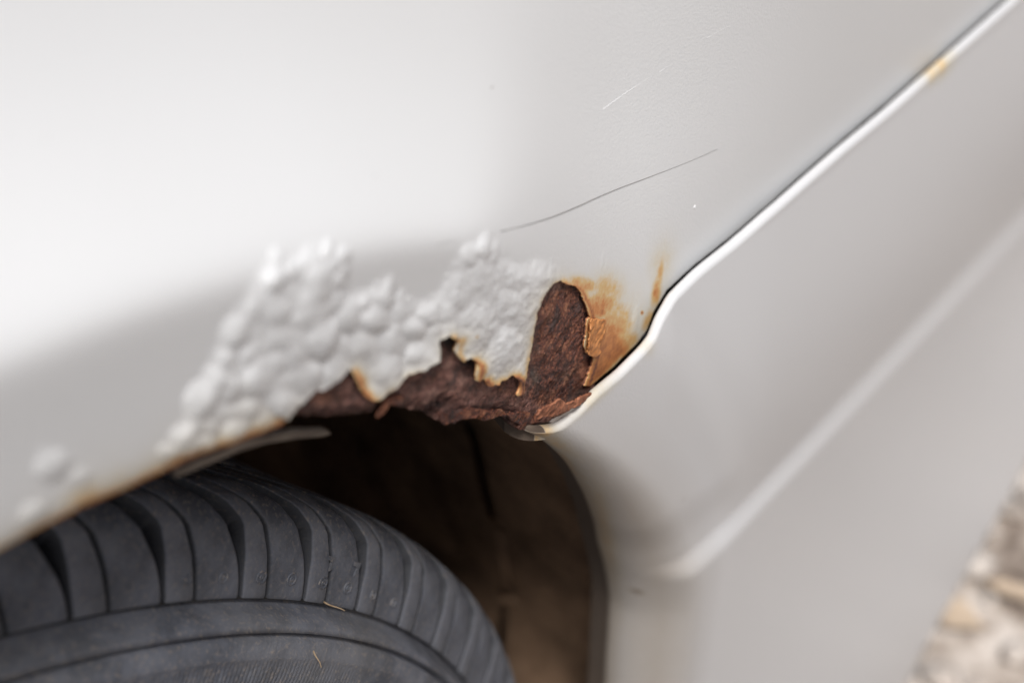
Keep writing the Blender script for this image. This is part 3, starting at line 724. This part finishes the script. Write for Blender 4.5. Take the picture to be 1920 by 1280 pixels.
# inner ribs: two plain rings
def ring(name, t0, t1, depth=.0072, n=360):
    ts = [t0, t0+.0006]+list(np.linspace(t0+.002, t1-.002, 8))+[t1-.0006, t1]
    V = []
    for i in range(n):
        a = 2*math.pi*i/n
        for ti in ts:
            y, r, _ = shoulder(ti); d = depth if ti in (t0, t1) else (.0004 if ti in (ts[1], ts[-2]) else 0)
            V.append(((r-d)*math.sin(a), y, (r-d)*math.cos(a)))
    return mesh_np(name, V, grid_quads(n, len(ts), True), RUBBER, tyre, {'dust': np.full(len(V), .9)})
ring('tread_rib', .086, .130); ring('tread_rib', .136, .158); ring('tread_rib', .165, LT-.004)
# moulded marks on the blocks: little flags and rings
def on_tyre(a, t, h):
    y, r, _ = shoulder(t); y2, r2, _ = shoulder(t+3e-4); y1, r1, _ = shoulder(max(t-3e-4, 0)); ty, tr = y2-y1, r2-r1; l = math.hypot(ty, tr)
    return ((r+ty/l*h)*math.sin(a), y-tr/l*h, (r+ty/l*h)*math.cos(a))
def mould_ring(a, t, ra, rt_, wd):
    V = []; n = 20
    for i in range(n):
        b = 2*math.pi*i/n
        for k, h in ((1-wd, -.0003), (1-wd*.6, .00032), (1-wd*.3, .00032), (1.0, -.0003)):
            V.append(on_tyre(a+ra*k*math.cos(b), t+rt_*k*math.sin(b), h))
    return mesh_np('moulded_mark', V, grid_quads(n, 4, True), RUBBER, tyre, {'dust': np.full(len(V), .8)})
def mould_plate(pts, h=.0004):
    n = len(pts); V = [on_tyre(a, t, h) for a, t in pts]+[on_tyre(a, t, -.0004) for a, t in pts]
    me = bpy.data.meshes.new('moulded_mark'); me.from_pydata(V, [], [tuple(range(n))]+[(i, (i+1) % n, n+(i+1) % n, n+i) for i in range(n)])
    me.materials.append(RUBBER); at = me.attributes.new('dust', 'FLOAT', 'POINT'); at.data.foreach_set('value', np.full(2*n, .5, np.float32))
    o = bpy.data.objects.new('moulded_mark', me); COL.objects.link(o); o.parent = tyre; return o
for k, (aa, big) in enumerate([(W0+dg(1.02), 1), (W0+dg(3.3), 1), (W0+PIT+dg(1.02), 1), (W0+PIT+dg(3.3), 1), (W0+2*PIT+dg(1.0), .8), (W0+2*PIT+dg(3.3), .8), (W0-PIT+dg(1.0), .8), (W0-PIT+dg(3.3), .8)]):
    mould_ring(aa, .0052, dg(.36)*big, .0017*big, .35); mould_ring(aa, .0052, dg(.14)*big, .0007*big, .7)
    if k in (2, 3):
        mould_plate([(aa-dg(.30), .0118), (aa+dg(.32), .0118), (aa+dg(.26), .0090), (aa+dg(.06), .0082), (aa+dg(.10), .0104), (aa-dg(.20), .0108)])
# steel wheel inside the tyre
V = []; pr = [(.030, .192), (.024, .186), (.034, .176), (.050, .168), (.055, .12), (.035, .09), (.030, .05), (.030, .001)]
for i in range(96):
    a = 2*math.pi*i/96
    for y, r in pr: V.append((r*math.sin(a), y, r*math.cos(a)))
adopt(mesh_np('wheel', V, grid_quads(96, len(pr), True), RIMM, car, label='steel wheel inside the tyre'))

# ------------------------------------------------------------------ hair and scratches on the paint
def strand(name, px, surf, off, r0, r1, mat, parent=None, n=90):
    P = cast(px, surf, off); d = np.concatenate([[0], np.cumsum(np.linalg.norm(np.diff(P, axis=0), axis=1))])
    s = np.linspace(0, d[-1], n); C = np.stack([np.interp(s, d, P[:, k]) for k in range(3)], 1)
    k_ = np.ones(9)/9
    for k in range(3): C[:, k] = np.convolve(np.pad(C[:, k], 4, mode='reflect', reflect_type='odd'), k_, 'valid')
    V = []
    for i in range(n):
        t = C[min(i+1, n-1)]-C[max(i-1, 0)]; t /= np.linalg.norm(t); a = np.cross(t, [0, 1, 0]); a /= np.linalg.norm(a); b = np.cross(t, a)
        r = r0+(r1-r0)*i/(n-1)
        for j in range(6): V.append(C[i]+r*(math.cos(j*math.pi/3)*a+math.sin(j*math.pi/3)*b))
    Q = [(i*6+j, i*6+(j+1) % 6, (i+1)*6+(j+1) % 6, (i+1)*6+j) for i in range(n-1) for j in range(6)]
    o = mesh_np(name, V, Q, mat, parent); return o
h = strand('hair', [(938, 434), (985, 423), (1030, 409), (1075, 391), (1120, 370), (1165, 351), (1210, 335), (1260, 316), (1310, 296), (1345, 280)], fender_y, -.00005, .00007, .00003, HAIRM)
h['label'] = 'thin dark hair lying on the white fender above the rust'; h['category'] = 'hair'
def straw(px, y, r, lab):
    o = strand('straw', px, lambda x, z: y+0*x, 0, r, r*.5, STRAWM, None, 16); o['label'] = lab; o['category'] = 'straw'; o['group'] = 'dry straw bits stuck to the tyre'
STRAWM = simple('straw', (.42, .29, .17), (.60, .45, .29), 300, .8)
straw([(608, 1128), (620, 1136), (634, 1137), (646, 1144)], -.0035, .00022, 'tan straw bit lying along the ledge below the tread blocks')
straw([(588, 1220), (592, 1232), (600, 1238), (602, 1250)], -.0090, .00020, 'tan straw bit hanging on the ribbed sidewall')
for pts, r in (([(1130, 206), (1160, 184), (1190, 163), (1222, 143)], .00007), ([(1236, 136), (1250, 126), (1262, 119)], .00006), ([(1325, 72), (1360, 52), (1400, 32)], .00006)):
    strand('scratch', pts, fender_y, .00002, r, r*.4, CHIPM, fender, 30)
strand('scratch', [(820, 458), (860, 450), (900, 443), (930, 437)], fender_y, .00000, .00003, .00004, HAIRM, fender, 30)

# ------------------------------------------------------------------ ground
m, t, bs = new_mat('ground_dirt'); v = coords(t)
n = noise(t, v, 9, 8, .65, .3); n2_ = noise(t, v, 55, 5, .65)
k = math_(t, 'ADD', math_(t, 'MULTIPLY', n, .6), math_(t, 'MULTIPLY', n2_, .4))
sx = nd(t, 'ShaderNodeSeparateXYZ'); t.links.new(v, sx.inputs[0])
pale_ = math_(t, 'MULTIPLY', math_(t, 'SUBTRACT', math_(t, 'ADD', sx.outputs['X'], math_(t, 'MULTIPLY', n, .3)), .60, True), 6.0, True)
low_bounce_soil = ramp(t, k, [(.40, (.07, .055, .042)), (.55, (.15, .122, .10)), (.65, (.22, .19, .165))])  # out of view beside the car, darkened to cut bounce light
t.links.new(mix(t, pale_, low_bounce_soil, ramp(t, k, [(.40, (.14, .105, .08)), (.46, (.30, .245, .20)), (.53, (.54, .475, .415)), (.62, (.72, .66, .60))])), bs.inputs['Base Color'])  # bright and brown patches include painted sun dapple
bs.inputs['Roughness'].default_value = .95; bump(t, bs, n2_, .8, .01)
g = np.linspace(-1, 1, 61); g = np.sign(g)*abs(g)**2.5*40
gx, gy = np.meshgrid(g+.6, g, indexing='ij'); gx, gy = gx.ravel(), gy.ravel()
hgt = GROUND_Z-.001+np.where((gx > .35), -(fbm(gx*6, gy*6, 3, 3))*.012, -.003)
ground = mesh_np('ground', np.stack([gx, gy, hgt], 1), grid_quads(61, 61), m); ground['kind'] = 'structure'; ground['label'] = 'pale sunlit gravel and earth ground, darkened out of view to cut bounce'
# gravel and dry leaves: uncountable
PEB = simple('gravel', (.36, .30, .25), (.62, .56, .50), 25, .9, 300, .4, .002)
LEAF = simple('dry_leaf', (.34, .25, .17), (.58, .46, .34), 14, .8)
ico = [(0, 0, 1), (.894, 0, .447), (.276, .851, .447), (-.724, .526, .447), (-.724, -.526, .447), (.276, -.851, .447), (.724, .526, -.447), (-.276, .851, -.447), (-.894, 0, -.447), (-.276, -.851, -.447), (.724, -.526, -.447), (0, 0, -1)]
icf = np.array([(0, 1, 2), (0, 2, 3), (0, 3, 4), (0, 4, 5), (0, 5, 1), (1, 6, 2), (2, 7, 3), (3, 8, 4), (4, 9, 5), (5, 10, 1), (1, 10, 6), (2, 6, 7), (3, 7, 8), (4, 8, 9), (5, 9, 10), (6, 11, 7), (7, 11, 8), (8, 11, 9), (9, 11, 10), (10, 11, 6)])
ico = np.array(ico); VV, FF = [], []
for k in range(5200):
    x, y = rng.uniform(.42, 2.6), rng.uniform(-1.0, 1.0); r = rng.gamma(3, .0022)+.002
    s = ico*(r*rng.uniform(.7, 1.2, 3))*[1, 1, .6]*(1+.15*rng.standard_normal((12, 1))); a = rng.uniform(0, 6.28); c_, s_ = math.cos(a), math.sin(a)
    zz = GROUND_Z-.006
    VV.append(np.stack([x+s[:, 0]*c_-s[:, 1]*s_, y+s[:, 0]*s_+s[:, 1]*c_, zz+r*.4+s[:, 2]], 1)); FF.append(icf+12*k)
o = mesh_np('gravel', np.concatenate(VV), np.concatenate(FF), PEB); o['kind'] = 'stuff'; o['label'] = 'loose pale gravel on the ground beside the car'; o['category'] = 'gravel'
VV, FF = [], []
for k in range(260):
    x, y = rng.uniform(.45, 2.6), rng.uniform(-1.0, 1.0); L_, W_ = rng.uniform(.015, .04), rng.uniform(.007, .016); a = rng.uniform(0, 6.28); c_, s_ = math.cos(a), math.sin(a); cu = rng.uniform(.1, .5)
    loc = [(-1, 0), (-.5, .8), (.3, .9), (1, 0), (.3, -.9), (-.5, -.8), (-.5, 0), (.3, 0)]
    P = [(L_*u*c_-W_*v_*s_+x, L_*u*s_+W_*v_*c_+y, GROUND_Z+.003+cu*L_*(u*u)*.5+cu*W_*abs(v_)) for u, v_ in loc]
    VV.append(np.array(P)); FF.append(np.array([(0, 1, 6), (1, 2, 6), (2, 7, 6), (2, 3, 7), (3, 4, 7), (4, 5, 7), (5, 6, 7), (5, 0, 6)])+8*k)
o = mesh_np('dry_leaves', np.concatenate(VV), np.concatenate(FF), LEAF); o['kind'] = 'stuff'; o['label'] = 'brown dry leaves strewn over the gravel'; o['category'] = 'leaves'
